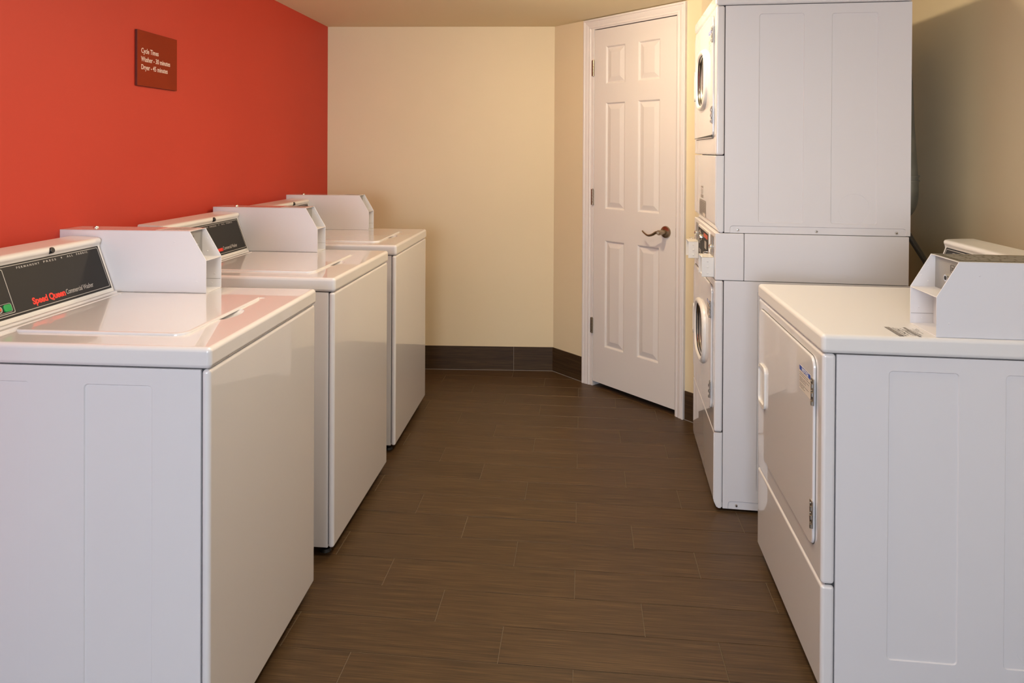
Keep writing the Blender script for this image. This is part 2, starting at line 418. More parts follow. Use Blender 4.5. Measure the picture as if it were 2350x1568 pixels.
baseboard('baseboard_right', (XR, PE.y-.01), (XR, YF), [0.615*k for k in range(1, 12)], 'brown tile baseboard behind the dryers')
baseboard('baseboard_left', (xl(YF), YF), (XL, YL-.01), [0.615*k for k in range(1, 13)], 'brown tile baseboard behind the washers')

# ------------------------------------------------------------------ door
def dpart(name, bm, m, parent): 
    bm.transform(MD); return finish(name, bm, m, parent)
tr = tag(empty('trim_1', (DW.x, DW.y, 0)), 'white moulded casing around the door', kind='structure')
inv = Matrix.Translation((-DW.x, -DW.y, 0))
def dp(name, bm, m, parent, smooth=True):
    bm.transform(inv @ MD); return finish(name, bm, m, parent, smooth)
# colonial casing profile (across, out)
prof = [(0, 0), (0, 0.017), (0.003, 0.0195), (0.011, 0.0195), (0.014, 0.0150), (0.018, 0.0140), (0.020, 0.0165), (0.032, 0.0150), (0.041, 0.0105), (0.045, 0.0125), (0.051, 0.0120), (0.054, 0.0085), (0.059, 0.0075), (0.060, 0.0)]
CW = 0.060; S0, S1, ZT = 0.0, 0.742, 2.1735
def casing(kind):
    bm = bmesh.new(); A = []; B = []
    for a, d in prof:
        if kind == 'l': A.append((S0+a, d, 0)); B.append((S0+a, d, ZT-a))
        if kind == 'r': A.append((S1-a, d, 0)); B.append((S1-a, d, ZT-a))
        if kind == 't': A.append((S0+a, d, ZT-a)); B.append((S1-a, d, ZT-a))
    A = [bm.verts.new(p) for p in A]; B = [bm.verts.new(p) for p in B]; n = len(A)
    for i in range(n-1): bm.faces.new((A[i], A[i+1], B[i+1], B[i]))
    bm.faces.new((A[-1], A[0], B[0], B[-1])); bm.faces.new(A); bm.faces.new(B[::-1])
    return bm
dp('casing_side', casing('l'), trimw, tr); dp('casing_side', casing('r'), trimw, tr); dp('casing_top', casing('t'), trimw, tr)
for s0, s1 in ((0.052, 0.0785), (0.683, 0.70)):
    bm = bmesh.new(); box(bm, s0, s1, -T, 0.006, 0, 2.118, 0.001, 1); dp('door_jamb', bm, trimw, tr)
bm = bmesh.new(); box(bm, 0.0785, 0.683, -T, 0.006, 2.112, 2.125, 0.001, 1); dp('door_head', bm, trimw, tr)
dr = tag(empty('door_1', (DW.x, DW.y, 0)), 'white six-panel door in the angled wall', kind='structure')
D0, D1, DZ0, DZ1, DF = 0.0815, 0.679, 0.030, 2.107, 0.004
PX = [(0.172, 0.322), (0.417, 0.571)]; PZ = [(0.248, 0.874), (1.056, 1.677), (1.784, 2.005)]
# slab built as stiles and rails grid so that the panels really sit in recesses
bm = bmesh.new()
xs = [D0, PX[0][0], PX[0][1], PX[1][0], PX[1][1], D1]; zs = [DZ0, PZ[0][0], PZ[0][1], PZ[1][0], PZ[1][1], PZ[2][0], PZ[2][1], DZ1]
V = {}
def gv(i, j, d):
    k = (i, j, d)
    if k not in V: V[k] = bm.verts.new((xs[i], d, zs[j]))
    return V[k]
for i in range(5):
    for j in range(7):
        if i in (1, 3) and j in (1, 3, 5): continue
        bm.faces.new((gv(i, j, DF), gv(i+1, j, DF), gv(i+1, j+1, DF), gv(i, j+1, DF)))
nx, nz = 5, 7
for j in range(nz):
    bm.faces.new((gv(0, j, DF), gv(0, j+1, DF), gv(0, j+1, DF-.035), gv(0, j, DF-.035)))
    bm.faces.new((gv(nx, j, DF), gv(nx, j+1, DF), gv(nx, j+1, DF-.035), gv(nx, j, DF-.035)))
for i in range(nx):
    bm.faces.new((gv(i, 0, DF), gv(i+1, 0, DF), gv(i+1, 0, DF-.035), gv(i, 0, DF-.035)))
    bm.faces.new((gv(i, nz, DF), gv(i+1, nz, DF), gv(i+1, nz, DF-.035), gv(i, nz, DF-.035)))
bm.faces.new([bm.verts.new(p) for p in ((D0, DF-.035, DZ0), (D1, DF-.035, DZ0), (D1, DF-.035, DZ1), (D0, DF-.035, DZ1))])
dp('door_leaf', bm, doorw, dr, smooth=False)
for x0, x1 in PX:
    for z0, z1 in PZ:
        bm = bmesh.new()
        # ovolo down, flat, then raised field
        lv = [(0, DF), (0.004, DF-0.0015), (0.009, DF-0.008), (0.013, DF-0.0085), (0.038, DF-0.0018), (0.042, DF-0.0012)]
        R = [[bm.verts.new((x, d, z)) for x, z in ((x0+k, z0+k), (x1-k, z0+k), (x1-k, z1-k), (x0+k, z1-k))] for k, d in lv]
        for a, b in zip(R, R[1:]):
            for i in range(4): bm.faces.new((a[i], a[(i+1) % 4], b[(i+1) % 4], b[i]))
        bm.faces.new(R[-1]); dp('molded_panel', bm, doorw, dr, smooth=False)
for z0, z1 in ((0.314, 0.404), (1.074, 1.167), (1.838, 1.931)):
    bm = bmesh.new()
    box(bm, 0.062, 0.078, 0.0065, 0.0085, z0, z1, 0.0005, 1)
    for k in range(5):
        a = z0 + (z1-z0)*k/5; cyl(bm, (0.0795, 0.0115, a+0.0006), (0.0795, 0.0115, a+(z1-z0)/5-0.0006), 0.0062, seg=12)
    cyl(bm, (0.0795, 0.0115, z1), (0.0795, 0.0115, z1+0.004), 0.004, seg=10)
    tag(dp('hinge', bm, nickel, dr), 'brushed nickel hinge')
bm = bmesh.new(); box(bm, 0.6795, 0.6825, -0.02, 0.0045, 0.94, 0.99); dp('strike_plate', bm, nickel, dr, False)
lv = empty('lever_handle', (0, 0, 0)); lv.parent = dr; tag(lv, 'antique nickel door lever')
KS, KZ = 0.615, 0.963
MF = frame((KS, DF, KZ), (1, 0, 0), (0, 0, -1)) ; 
bm = bmesh.new(); lathe(bm, [(0.0325, 0.0), (0.0325, 0.003), (0.030, 0.0075), (0.022, 0.010), (0.014, 0.012), (0.013, 0.020), (0.0125, 0.040), (0.0135, 0.042), (0.0135, 0.060), (0.0120, 0.064), (0.003, 0.065)], frame((KS, DF, KZ), (-1, 0, 0), (0, 0, 1)), 32)
dp('rosette', bm, nickel, lv)
bm = bmesh.new()
pts = catmull([(KS, DF+0.052, KZ), (KS-0.022, DF+0.053, KZ-0.001), (KS-0.050, DF+0.053, KZ-0.016), (KS-0.080, DF+0.052, KZ-0.022), (KS-0.108, DF+0.048, KZ-0.012), (KS-0.124, DF+0.044, KZ-0.003)], 7)
tube(bm, pts, lambda i: (0.0095*(1-0.45*i/len(pts)), 0.0065*(1-0.4*i/len(pts))), 14); dp('lever', bm, nickel, lv)
bm = bmesh.new(); cyl(bm, (KS, DF+0.064, KZ), (KS, DF+0.0665, KZ), 0.0075, seg=18); box(bm, KS-0.001, KS+0.001, DF+0.066, DF+0.0668, KZ-0.005, KZ+0.005, idx=1)
dp('key_cylinder', bm, [chrome, black], lv)

# ------------------------------------------------------------------ shared machine pieces
def fields(o, rects, y, circ=None, strips=(), h=0.0026, c=0.0022):
    """press shallow fields into a panel whose outward normal is -y (local x to the right, z up)"""
    M = frame((0, y, 0), (1, 0, 0), (0, 0, 1))           # local +z = -y
    bm = bmesh.new()
    def down(poly, hh, ch):
        # outer loop just above the surface, inner loop at the bottom: sloping walls
        P = [Vector(p) for p in poly]; n = len(P)
        def ins(k):
            out = []
            for i in range(n):
                a, b, d = P[i-1], P[i], P[(i+1) % n]; e1 = (b-a).normalized(); e2 = (d-b).normalized()
                n1 = Vector((-e1.y, e1.x)); n2 = Vector((-e2.y, e2.x)); q = (n1+n2).normalized(); out.append(b+q*(k/max(.3, q.dot(n1))))
            return out
        R = [[bm.verts.new(M @ Vector((p.x, p.y, z))) for p in L] for L, z in ((ins(-ch*0.3), hh*0.3), (ins(ch), -hh))]
        for i in range(n): bm.faces.new((R[0][i], R[0][(i+1) % n], R[1][(i+1) % n], R[1][i]))
        bm.faces.new(R[0][::-1]); bm.faces.new(R[1])
    for x0, x1, z0, z1 in rects: down(rrect(x0, x1, z0, z1, 0.010, 4), h, c)
    for x0, x1, z0, z1 in strips: down([(x0, z0-0.02), (x1, z0-0.02), (x1, z1-0.010), (x1-0.003, z1-0.003), (x1-0.010, z1), (x0+0.010, z1), (x0+0.003, z1-0.003), (x0, z1-0.010)], h, c)
    carve(o, bm)
    if circ:
        bm = bmesh.new(); cx, cz, r = circ; n = 40
        down([(cx+r*math.cos(2*PI*k/n), cz+r*math.sin(2*PI*k/n)) for k in range(n)], h+0.0012, 0.0015)
        carve(o, bm)
def hinge_part(parent, x, y, z0, z1, sg):
    """small appliance hinge standing proud of a front facing direction sg along x"""
    bm = bmesh.new(); xo = x+sg*0.0035
    box(bm, min(x, xo), max(x, xo), y-0.010, y+0.010, z0, z1, 0.0008, 1)
    H = z1-z0; n = 3
    for k in range(n):
        a = z0+H*(k+0.08)/n; b = z0+H*(k+0.5)/n
        cyl(bm, (x+sg*0.005, y-0.008, a), (x+sg*0.005, y-0.008, b), 0.004, seg=10)
    for k in range(2):
        a = z0+H*(0.25+0.42*k); box(bm, x+sg*0.0030, x+sg*0.0042, y-0.004, y+0.002, a, a+H*0.18, idx=1)
    for k in range(3):
        a = z0+H*(0.12+0.38*k); cyl(bm, (x+sg*0.003, y+0.005, a), (x+sg*0.0048, y+0.005, a), 0.0024, seg=8)
    return finish('hinge', bm, [steel, black], parent)
def notice_label(parent, x, y0, y1, z0, z1, sg):
    """sticker on a front whose outward normal is sg*x, read from the room; y0 = left edge as read"""
    u = Vector((0, 1 if sg > 0 else -1, 0)); w = y1-y0 if sg > 0 else y0-y1
    M = frame((x, y0, z0), u, (0, 0, 1)); w = abs(y1-y0); h = z1-z0
    bm = bmesh.new(); prism(bm, rrect(0, w, 0, h, 0.002, 2), M, 0.0004, idx=0)
    hh = h*0.20
    quad_lines(bm, M, [(0.001, w-0.001, h-hh, h-0.0005)], 0.0006, 1)
    rows = [0.30, 0.38, 0.50, 0.57, 0.64, 0.76, 0.83, 0.90]; lens = [0.80, 0.97, 0.88, 0.62, 0.58, 0.84, 0.42, 0.50]
    L = []
    for r, ln in zip(rows, lens):
        x0_ = 0.03*w; xe = ln*w
        while x0_ < xe:
            ww_ = random.uniform(0.05, 0.14)*w; L.append((x0_, min(x0_+ww_, xe), h*(1-r)-h*0.014, h*(1-r)+h*0.014)); x0_ += ww_+0.02*w
    quad_lines(bm, M, L, 0.0006, 2)
    o = finish('notice_label', bm, [paper, blue_ink, grey_ink], parent, False); tag(o, 'small notice sticker with blue header')
    text('lettering', 'NOTICE', M @ Matrix.Translation((w*0.22, h-hh*0.86, 0.0007)), hh*0.98, white_ink, o, sx=(w*0.56)/(hh*3.4), bold=0.0003)
    return o
def feet(root, pts, top=0.04):
    for x, y in pts:
        bm = bmesh.new(); cyl(bm, (x, y, 0.0005), (x, y, 0.010), 0.020, 0.016, 18); cyl(bm, (x, y, 0.010), (x, y, top), 0.006, seg=12)
        cyl(bm, (x, y, 0.014), (x, y, 0.020), 0.011, seg=6)
        tag(finish('foot', bm, black, root), 'black levelling foot')
def coin_box(root, sg, x0, y0, y1, z0, L=0.465, badge=True, writing=None, label_mat=None):
    """coin meter case; front at x0 facing sg; runs back by L"""
    e = empty('coin_box', (0, 0, 0)); e.parent = root; label_mat = label_mat or olive_film
    X = lambda a: x0 - sg*a
    t = 0.0022; zh = 0.100; ht = 0.188; cx = 0.052
    prof = [(0, 0.0012), (0, zh), (cx, ht), (L, ht), (L, 0.0012)]
    for yy, nm in ((y0, 'side_plate'), (y1-t, 'side_plate')):
        bm = bmesh.new(); A = [bm.verts.new((X(a), yy, z0+b)) for a, b in prof]; B = [bm.verts.new((X(a), yy+t, z0+b)) for a, b in prof]
        bm.faces.new(A); bm.faces.new(B[::-1])
        for i in range(5): bm.faces.new((A[i], A[(i+1) % 5], B[(i+1) % 5], B[i]))
        bmesh.ops.bevel(bm, geom=bm.edges[:], offset=0.0007, segments=1, affect='EDGES')
        for a, b in ((0.03, 0.035), (0.10, 0.155)) if yy == y0 else ():
            cyl(bm, (X(a), yy+0.0004, z0+b), (X(a), yy-0.0007, z0+b), 0.003, 0.002, 10)
        if yy != y0:
            for a, b in ((0.045, 0.155), (0.045, 0.115), (0.028, 0.13), (0.022, 0.045), (0.03, 0.015)):
                cyl(bm, (X(a), yy, z0+b), (X(a), yy-0.001, z0+b), 0.0022, 0.0015, 8)
        finish(nm, bm, enamel_matte, e)
    def xb(bm, a0, a1, ya, yb_, za, zb, bev=0.0006, idx=0):
        xa_, xb_ = sorted((X(a0), X(a1))); box(bm, xa_, xb_, ya, yb_, z0+za, z0+zb, bev, 1, idx)
    bm = bmesh.new(); xb(bm, cx-0.001, L, y0, y1, ht-t, ht, 0.0006); xb(bm, L-t, L, y0, y1, 0, ht); finish('top_plate', bm, enamel, e)
    bm = bmesh.new(); xb(bm, 0.0, 0.064, y0+t, y1-t, zh-t, zh); finish('shelf', bm, enamel_matte, e)
    bm = bmesh.new(); xb(bm, 0.0005, 0.30, y0+t, y1-t, 0.0, t); finish('bottom_plate', bm, enamel_matte, e)
    bm = bmesh.new(); xb(bm, 0.062, 0.064, y0+t, y1-t, zh, ht-t); finish('coin_slot_plate', bm, mat_slot, e)
    bm = bmesh.new(); xb(bm, 0.058, 0.061, y0+t, y1-t, t, zh-t); finish('vault_door', bm, enamel_matte, e)
    bm = bmesh.new(); xb(bm, 0.002, 0.058, y1-t-0.0006, y1-t, 0.028, 0.029, 0, 0); finish('seam', bm, label_grey, e)
    bm = bmesh.new(); xb(bm, 0.070, L-0.004, y0+0.003, y1-0.003, -0.0004, 0.010, 0); finish('base_shadow', bm, dark, e, False)  # dark slab stands in for the shadow line under the case
    # key lock and number badge on the slot plate
    yc = (y0+y1)/2
    P0 = Vector((X(0.062), yc+0.004, z0+zh+0.035)); N = Vector((sg, 0, 0))
    bm = bmesh.new(); cyl(bm, P0, P0+N*0.006, 0.010, 0.009, 20); cyl(bm, P0+N*0.006, P0+N*0.0066, 0.0055, seg=14, idx=1)
    cyl(bm, P0+N*0.001+Vector((0, 0, -0.016)), P0+N*0.002+Vector((0, 0, -0.016)), 0.005, seg=12, idx=1)
    finish('key_lock', bm, [chrome, black], e)
    Mb = frame((X(0.062)+sg*0.0006, yc - (0.026 if sg > 0 else -0.0), z0+zh+0.050), (0, sg, 0), (0, 0, 1))
    bm = bmesh.new(); bw = 0.020
    if sg < 0: Mb = frame((X(0.062)+sg*0.0006, yc-0.010, z0+zh+0.052), (0, -1, 0), (0, 0, 1))
    ringframe(bm, rrect(0, bw, 0, 0.020, 0.004, 3), rrect(0.0015, bw-0.0015, 0.0015, 0.0185, 0.003, 3), Mb, 0.0005)
    bd = finish('number_badge', bm, grey_ink, e, False)
    text('lettering', '25', Mb @ Matrix.Translation((0.004, 0.005, 0)), 0.012, grey_ink, bd, bold=0.0002)
    # printed instruction label on the lid and chrome button
    ML = frame((X(cx+0.006), (y0+0.010) if sg > 0 else (y0+0.010), z0+ht), (-sg, 0, 0), (0, -sg, 0)) if sg > 0 else frame((X(cx+0.006), y0+0.012, z0+ht), (1, 0, 0), (0, 1, 0))
    bm = bmesh.new(); w = 0.11 if sg > 0 else 0.24; h = (y1-y0)-0.022
    if sg > 0: ML = frame((X(cx+0.006), y1-0.010, z0+ht), (-1, 0, 0), (0, -1, 0))
    prism(bm, rrect(0, w, 0, h, 0.003, 2), ML, 0.0004, idx=0)
    L_ = []
    for r in range(7):
        u = 0.012
        while u < w-0.03:
            k = random.uniform(0.012, 0.04); L_.append((u, min(u+k, w-.012), h*(0.12+0.115*r), h*(0.12+0.115*r)+h*0.045)); u += k+0.005
    quad_lines(bm, ML, L_, 0.0006, 1)
    tag(finish('instruction_label', bm, [plastic, label_grey] if sg > 0 else [label_mat, silver_ink], e, False), 'printed instruction label on the coin box lid')
    if sg > 0:
        bm = bmesh.new(); lathe(bm, [(0.008, 0), (0.008, 0.002), (0.006, 0.005), (0.002, 0.006)], Matrix.Translation((X(L-0.075), yc+0.012, z0+ht)), 18)
        finish('lid_screw', bm, chrome, e)
    if writing:
        Mw = frame((X(0.0575), y0+t+0.018, z0+0.092), (0, 0, -1), (0, -1, 0))
        tag(text('handwriting', writing, Mw @ Matrix.Translation((0.0, -0.012, 0.0004)), 0.028, black, e, sx=0.75, shear=0.12), 'handwritten marker note')
    return e
mat_slot = mat('slot_plate_shaded', (0.36, 0.35, 0.34), 0.4, 0.3)  # grey includes the shade that falls inside the recess
def console(root, sg, xf, y0, y1, z0, xr, name='control_console'):
    """backguard with sloped face. sg: facing direction. xf: front foot of the face, xr rear"""
    e = empty(name, (0, 0, 0)); e.parent = root
    pr = [(0, 0), (0.0495, 0.136), (0.0515, 0.141), (0.0500, 0.146), (0.0462, 0.1495), (0.0440, 0.154), (0.0440, 0.159), (0.0465, 0.1630), (0.051, 0.1655), (0.058, 0.1665), (0.105, 0.169), (0.137, 0.1700), (0.141, 0.168)]
    D = abs(xr-xf); pr += [(D, 0.16), (D, 0)]
    X = lambda a: xf - sg*a
    bm = bmesh.new(); n = len(pr)
    A = [bm.verts.new((X(a), y0, z0+b)) for a, b in pr]; B = [bm.verts.new((X(a), y1, z0+b)) for a, b in pr]
    fa = bm.faces.new(A); fb = bm.faces.new(B[::-1])
    for i in range(n): bm.faces.new((A[i], A[(i+1) % n], B[(i+1) % n], B[i]))
    bmesh.ops.bevel(bm, geom=list(fa.edges)+list(fb.edges), offset=0.0022, segments=2, affect='EDGES')
    finish('console_body', bm, plastic, e)
    return e
def face_frame(sg, xf, yleft, z0):
    """frame on the sloped console face: u to the reader's right, v up the slope, origin at the foot"""
    v = Vector((-sg*0.051, 0, 0.141)).normalized(); u = Vector((0, sg, 0))
    return frame((xf, yleft, z0), u, v)

# ------------------------------------------------------------------ washers
WW, WD, WH, DK, HB = 0.657, 0.71, 0.958, 0.048, 0.036
def make_washer(loc, rz):
    root = empty('washer', loc, rz)
    # front panel wraps the corners
    bm = bmesh.new(); box(bm, -0.0200, 0.0, 0.0, WW, HB, WH-DK-0.0010, 0.009, 4); finish('front_panel', bm, enamel, root)
    bm = bmesh.new(); box(bm, -WD, -0.0215, 0.0015, WW-0.0015, HB, WH-DK-0.0018, 0.0025, 2)
    fields(finish('side_panel', bm, panel_white, root), [(-0.292, -0.133, 0.14, 0.870), (-0.585, -0.420, 0.14, 0.872)], 0.0015)
    bm = bmesh.new(); box(bm, -WD+0.02, -0.012, 0.008, WW-0.008, HB+0.01, WH-DK+0.004); finish('inner_cabinet', bm, dark, root, False)
    # deck with a scooped finger hollow
    bm = bmesh.new(); box(bm, -WD-0.004, 0.003, -0.003, WW+0.003, WH-DK, WH, 0.011, 5)
    deck = finish('top_deck', bm, enamel, root)
    t = bmesh.new(); bmesh.ops.create_uvsphere(t, u_segments=32, v_segments=16, radius=1)
    t.transform(Matrix.Translation((-0.104, 0.305, WH+0.001)) @ Matrix.Diagonal((0.028, 0.060, 0.012, 1)))
    t2 = bmesh.new(); bmesh.ops.create_uvsphere(t2, u_segments=16, v_segments=8, radius=1)
    t2.transform(Matrix.Translation((-0.108, 0.506, WH+0.001)) @ Matrix.Diagonal((0.012, 0.010, 0.005, 1))); merge(t, t2)
    carve(deck, t)
    # lid
    bm = bmesh.new()
    ML = frame((0, 0, WH), (1, 0, 0), (0, 1, 0))
    outline = rrect(-0.535, -0.106, 0.085, 0.515, 0.030, 7)
    prism(bm, outline, ML, 0.0065, 0.0045, base=-0.001)
    finish('lid', bm, enamel, root)
    bm = bmesh.new()
    prism(bm, rrect(-0.556, -0.540, 0.03, 0.515, 0.006, 4), ML, 0.006, 0.003, base=-0.001)
    prism(bm, rrect(-0.578, -0.562, 0.01, 0.530, 0.006, 4), ML, 0.009, 0.004, base=-0.001)
    finish('hinge_cover', bm, enamel, root)
    # console
    c = console(root, 1, -0.585, 0.004, 0.549, WH, -0.727)
    MF = face_frame(1, -0.585, 0.0, WH)
    bm = bmesh.new(); prism(bm, rrect(0.020, 0.540, 0.016, 0.1495, 0.001, 1), MF, 0.0010, idx=0, base=-0.001)
    b = 0.0018
    ringframe(bm, rrect(0.025, 0.5355, 0.0215, 0.1455, 0.004, 3), rrect(0.025+b, 0.5355-b, 0.0215+b, 0.1455-b, 0.003, 3), MF, 0.0014, 1, 0.001)
    ringframe(bm, rrect(0.030, 0.173, 0.027, 0.140, 0.004, 3), rrect(0.030+b, 0.173-b, 0.027+b, 0.140-b, 0.003, 3), MF, 0.0014, 1, 0.001)
    ringframe(bm, rrect(0.105, 0.1665, 0.031, 0.054, 0.006, 3), rrect(0.106, 0.1655, 0.032, 0.053, 0.005, 3), MF, 0.0014, 1, 0.001)
    pn = finish('control_panel', bm, [decal, silver_ink], c, False); tag(pn, 'charcoal control panel with silver outline')
    T1 = lambda u, v: MF @ Matrix.Translation((u, v, 0.0012))
    for wd_, u0, u1, v_ in (('PERMANENT', 0.219, 0.298, 0.1335), ('PRESS', 0.313, 0.360, 0.1340), ('ALL', 0.403, 0.427, 0.1350), ('FABRIC', 0.442, 0.489, 0.1355)):
        text('lettering', wd_, T1(u0, v_), 0.0078, silver_ink, c, spacing=1.6, bold=0.0001, fit=u1-u0)
    bm = bmesh.new(); lathe(bm, [(0.0022, 0), (0.0022, 0.0003)], T1(0.3815, 0.1375), 12); finish('dot', bm, silver_ink, c, False)
    text('brand_lettering', 'Speed Queen', T1(0.234, 0.033), 0.0240, red_ink, c, bold=0.0009, spacing=0.95, fit=0.119)
    text('lettering', 'Commercial Washer', T1(0.357, 0.0345), 0.0200, silver_ink, c, spacing=0.95, fit=0.111)
    bm = bmesh.new(); prism(bm, rrect(0.140, 0.1635, 0.033, 0.0515, 0.005, 4), MF, 0.004, 0.0012, base=0.001)
    tag(finish('start_button', bm, green_btn, c), 'green start button')
    bm = bmesh.new(); ringframe(bm, [(0.128+0.0085*math.cos(2*PI*k/24), 0.0425+0.0085*math.sin(2*PI*k/24)) for k in range(24)], [(0.128+0.006*math.cos(2*PI*k/24), 0.0425+0.006*math.sin(2*PI*k/24)) for k in range(24)], MF, 0.0016, 0, 0.001)
    cyl(bm, MF @ Vector((0.128, 0.0425, 0.001)), MF @ Vector((0.128, 0.0425, 0.003)), 0.004, seg=16, idx=1)
    finish('indicator_lamp', bm, [silver_ink, orange_ink], c)
    bm = bmesh.new(); P0 = Vector((-0.6270, 0.342, WH+0.1565)); lathe(bm, [(0.0085, -0.010), (0.0085, 0.0003), (0.0075, 0.002), (0.004, 0.0025)], frame(P0, (0, 1, 0), (-0.3, 0, 1)), 20)
    tag(finish('hole_plug', bm, black, c), 'black plug on the console rim')
    feet(root, [(-0.045, 0.05), (-0.045, WW-0.05), (-WD+0.06, 0.05), (-WD+0.06, WW-0.05)], HB+0.012)
    coin_box(root, 1, -0.300, 0.5525, 0.648, WH)
    return root
W1P = ((-0.8139, 1.4522, 0), 0.0309); W2P = ((-0.8384, 2.2883, 0), 0.0043); W3P = ((-0.8510, 3.1150, 0), 0.0157)
w1 = make_washer(*W1P)
w2 = copy_tree(w1); w2.location = W2P[0]; w2.rotation_euler = (0, 0, W2P[1])
w3 = copy_tree(w1); w3.location = W3P[0]; w3.rotation_euler = (0, 0, W3P[1])
for o, dx, dy in ((w2, 0.022, 0.010), (w3, 0.004, 0.014)):
    for ch in o.children:
        if ch.name.startswith('coin_box') or ch.name.startswith('control_console'): ch.location = (dx if ch.name.startswith('coin') else dx*0.3, dy, 0)
G1 = 'top-loading washers along the orange wall'
tag(w1, 'white coin-operated top-load washer nearest the viewer, full control panel in view', 'washer', G1)
tag(w2, 'white coin-operated top-load washer in the middle of the row of three', 'washer', G1)
tag(w3, 'white coin-operated top-load washer farthest away, beside the back wall corner', 'washer', G1)

# ------------------------------------------------------------------ dryers
def door_ring_loop(cy, cz, w, h, n=48, p=3.0):
    out = []
    for k in range(n):
        a = 2*PI*k/n; c, s = math.cos(a), math.sin(a)
        out.append((cy + w/2*math.copysign(abs(c)**(2/p), c), cz + h/2*math.copysign(abs(s)**(2/p), s)))
    return out
def front_door(root, y0, y1, z0, z1, x=0.0, window=None, handle=(0.530, 0.612, 0.546, 0.684), hinges=(), sticker=None, ajar=False):
    """dryer door on a front facing -x at plane x; u axis = -y as read, so use frame with u=+y mirrored"""
    e = empty('door', (0, 0, 0)); e.parent = root
    M = frame((x, 0, 0), (0, -1, 0), (0, 0, 1))       # normal = (-1,0,0)
    flip = lambda L: [(-a, b) for a, b in L][::-1]
    bm = bmesh.new()
    prism(bm, flip(rrect(y0-0.0022, y1+0.0022, z0-0.0022, z1+0.0022, 0.030, 7)), M, 0.0008, base=-0.001); gap = finish('door_gap', bm, rubber, e, False)
    bm = bmesh.new(); prism(bm, flip(rrect(y0, y1, z0, z1, 0.028, 7)), M, 0.0075, 0.0045, base=0.0)
    skin = finish('door_skin', bm, enamel, e)
    fx = 0.0075
    if ajar:
        bm = bmesh.new(); v = [bm.verts.new((x-0.0082, yy, zz)) for yy, zz in ((y0+0.004, z0+0.004), (y1-0.01, z0+0.0045), (y1-0.01, z0+0.006), (y0+0.004, z0+0.013))]
        w_ = [bm.verts.new(q.co+Vector((0.004, 0, 0))) for q in v]; bm.faces.new(v); bm.faces.new(w_[::-1])
        for i in range(4): bm.faces.new((v[i], v[(i+1) % 4], w_[(i+1) % 4], w_[i]))
        finish('door_slit', bm, dark, e, False)  # dark wedge stands in for the shaded slit under the door
    if window:
        cy, cz, w, h = window; n = 48
        for tgt in [gap, skin] + [q for q in root.children if q.name.split('.')[0] in ('lower_front_panel', 'upper_front_panel', 'inner_cabinet')]:
            if tgt.name.startswith(('lower_front', 'upper_front')):
                zz = [v.co.z for v in tgt.data.vertices]
                if not (min(zz) < cz < max(zz)): continue
            cb = bmesh.new(); A = [cb.verts.new((-0.05, a, b)) for a, b in door_ring_loop(cy, cz, w-0.050, h-0.050, n)]; B = [cb.verts.new((0.085, a, b)) for a, b in door_ring_loop(cy, cz, w-0.050, h-0.050, n)]
            cb.faces.new(A); cb.faces.new(B[::-1])
            for k in range(n): cb.faces.new((A[k], A[(k+1) % n], B[(k+1) % n], B[k]))
            tp = tgt.parent; keep = tp
            if tp is not root: tgt.parent = root
            bpy.context.view_layer.update(); carve(tgt, cb); tgt.parent = keep
        prof = [(0.0, 0.006), (0.001, 0.014), (0.005, 0.020), (0.012, 0.0225), (0.017, 0.0210), (0.021, 0.0175), (0.023, 0.0130)]
        bm = bmesh.new(); R = []
        for ins, out in prof:
            R.append([bm.verts.new((x-out, a, b)) for a, b in door_ring_loop(cy, cz, w-2*ins, h-2*ins)])
        for A, B in zip(R, R[1:]):
            for k in range(n): bm.faces.new((A[k], A[(k+1) % n], B[(k+1) % n], B[k]))
        finish('window_ring', bm, plastic, e)
        def loops(seq, name, m):
            bm = bmesh.new(); R = []
            for ins, out in seq:
                R.append([bm.verts.new((x-out, a, b)) for a, b in door_ring_loop(cy, cz, w-2*ins, h-2*ins)])
            for A, B in zip(R, R[1:]):
                for k in range(n): bm.faces.new((A[k], A[(k+1) % n], B[(k+1) % n], B[k]))
            if name == 'window_glass': bm.faces.new(R[-1])
            return finish(name, bm, m, e)
        loops(((0.023, 0.013), (0.0245, 0.0085)), 'gasket', black)
        loops(((0.0245, 0.0085), (0.0262, 0.0070), (0.0268, 0.0050)), 'trim_ring', chrome)
        loops(((0.0268, 0.0050), (0.0285, 0.0005)), 'gasket', black)
        loops(((0.0285, 0.0005), (0.0300, -0.0010), (0.0305, -0.0030)), 'trim_ring', steel)
        tag(loops(((0.0305, -0.003), (0.040, -0.0025), (0.060, -0.001), (0.09, 0.000)), 'window_glass', drum_m), 'greyish window glass')
    if handle:
        a, b, c, d = handle
        bm = bmesh.new()
        ringframe(bm, flip(rrect(a, b, c, d, 0.020, 5)), flip(rrect(a+0.010, b-0.002, c+0.012, d-0.012, 0.014, 5)), M, 0.014, base=0.006)
        prism(bm, flip(rrect(a+0.008, b-0.001, c+0.010, d-0.010, 0.014, 5)), M, 0.0079, base=0.007)
        finish('handle', bm, plastic, e)
    for (hy, a, b) in hinges: hinge_part(e, x-0.0065, hy, a, b, -1)
    if sticker:
        ya, yb_, c, d = sticker; notice_label(e, x-0.0076, yb_, ya, c, d, -1)
    return e
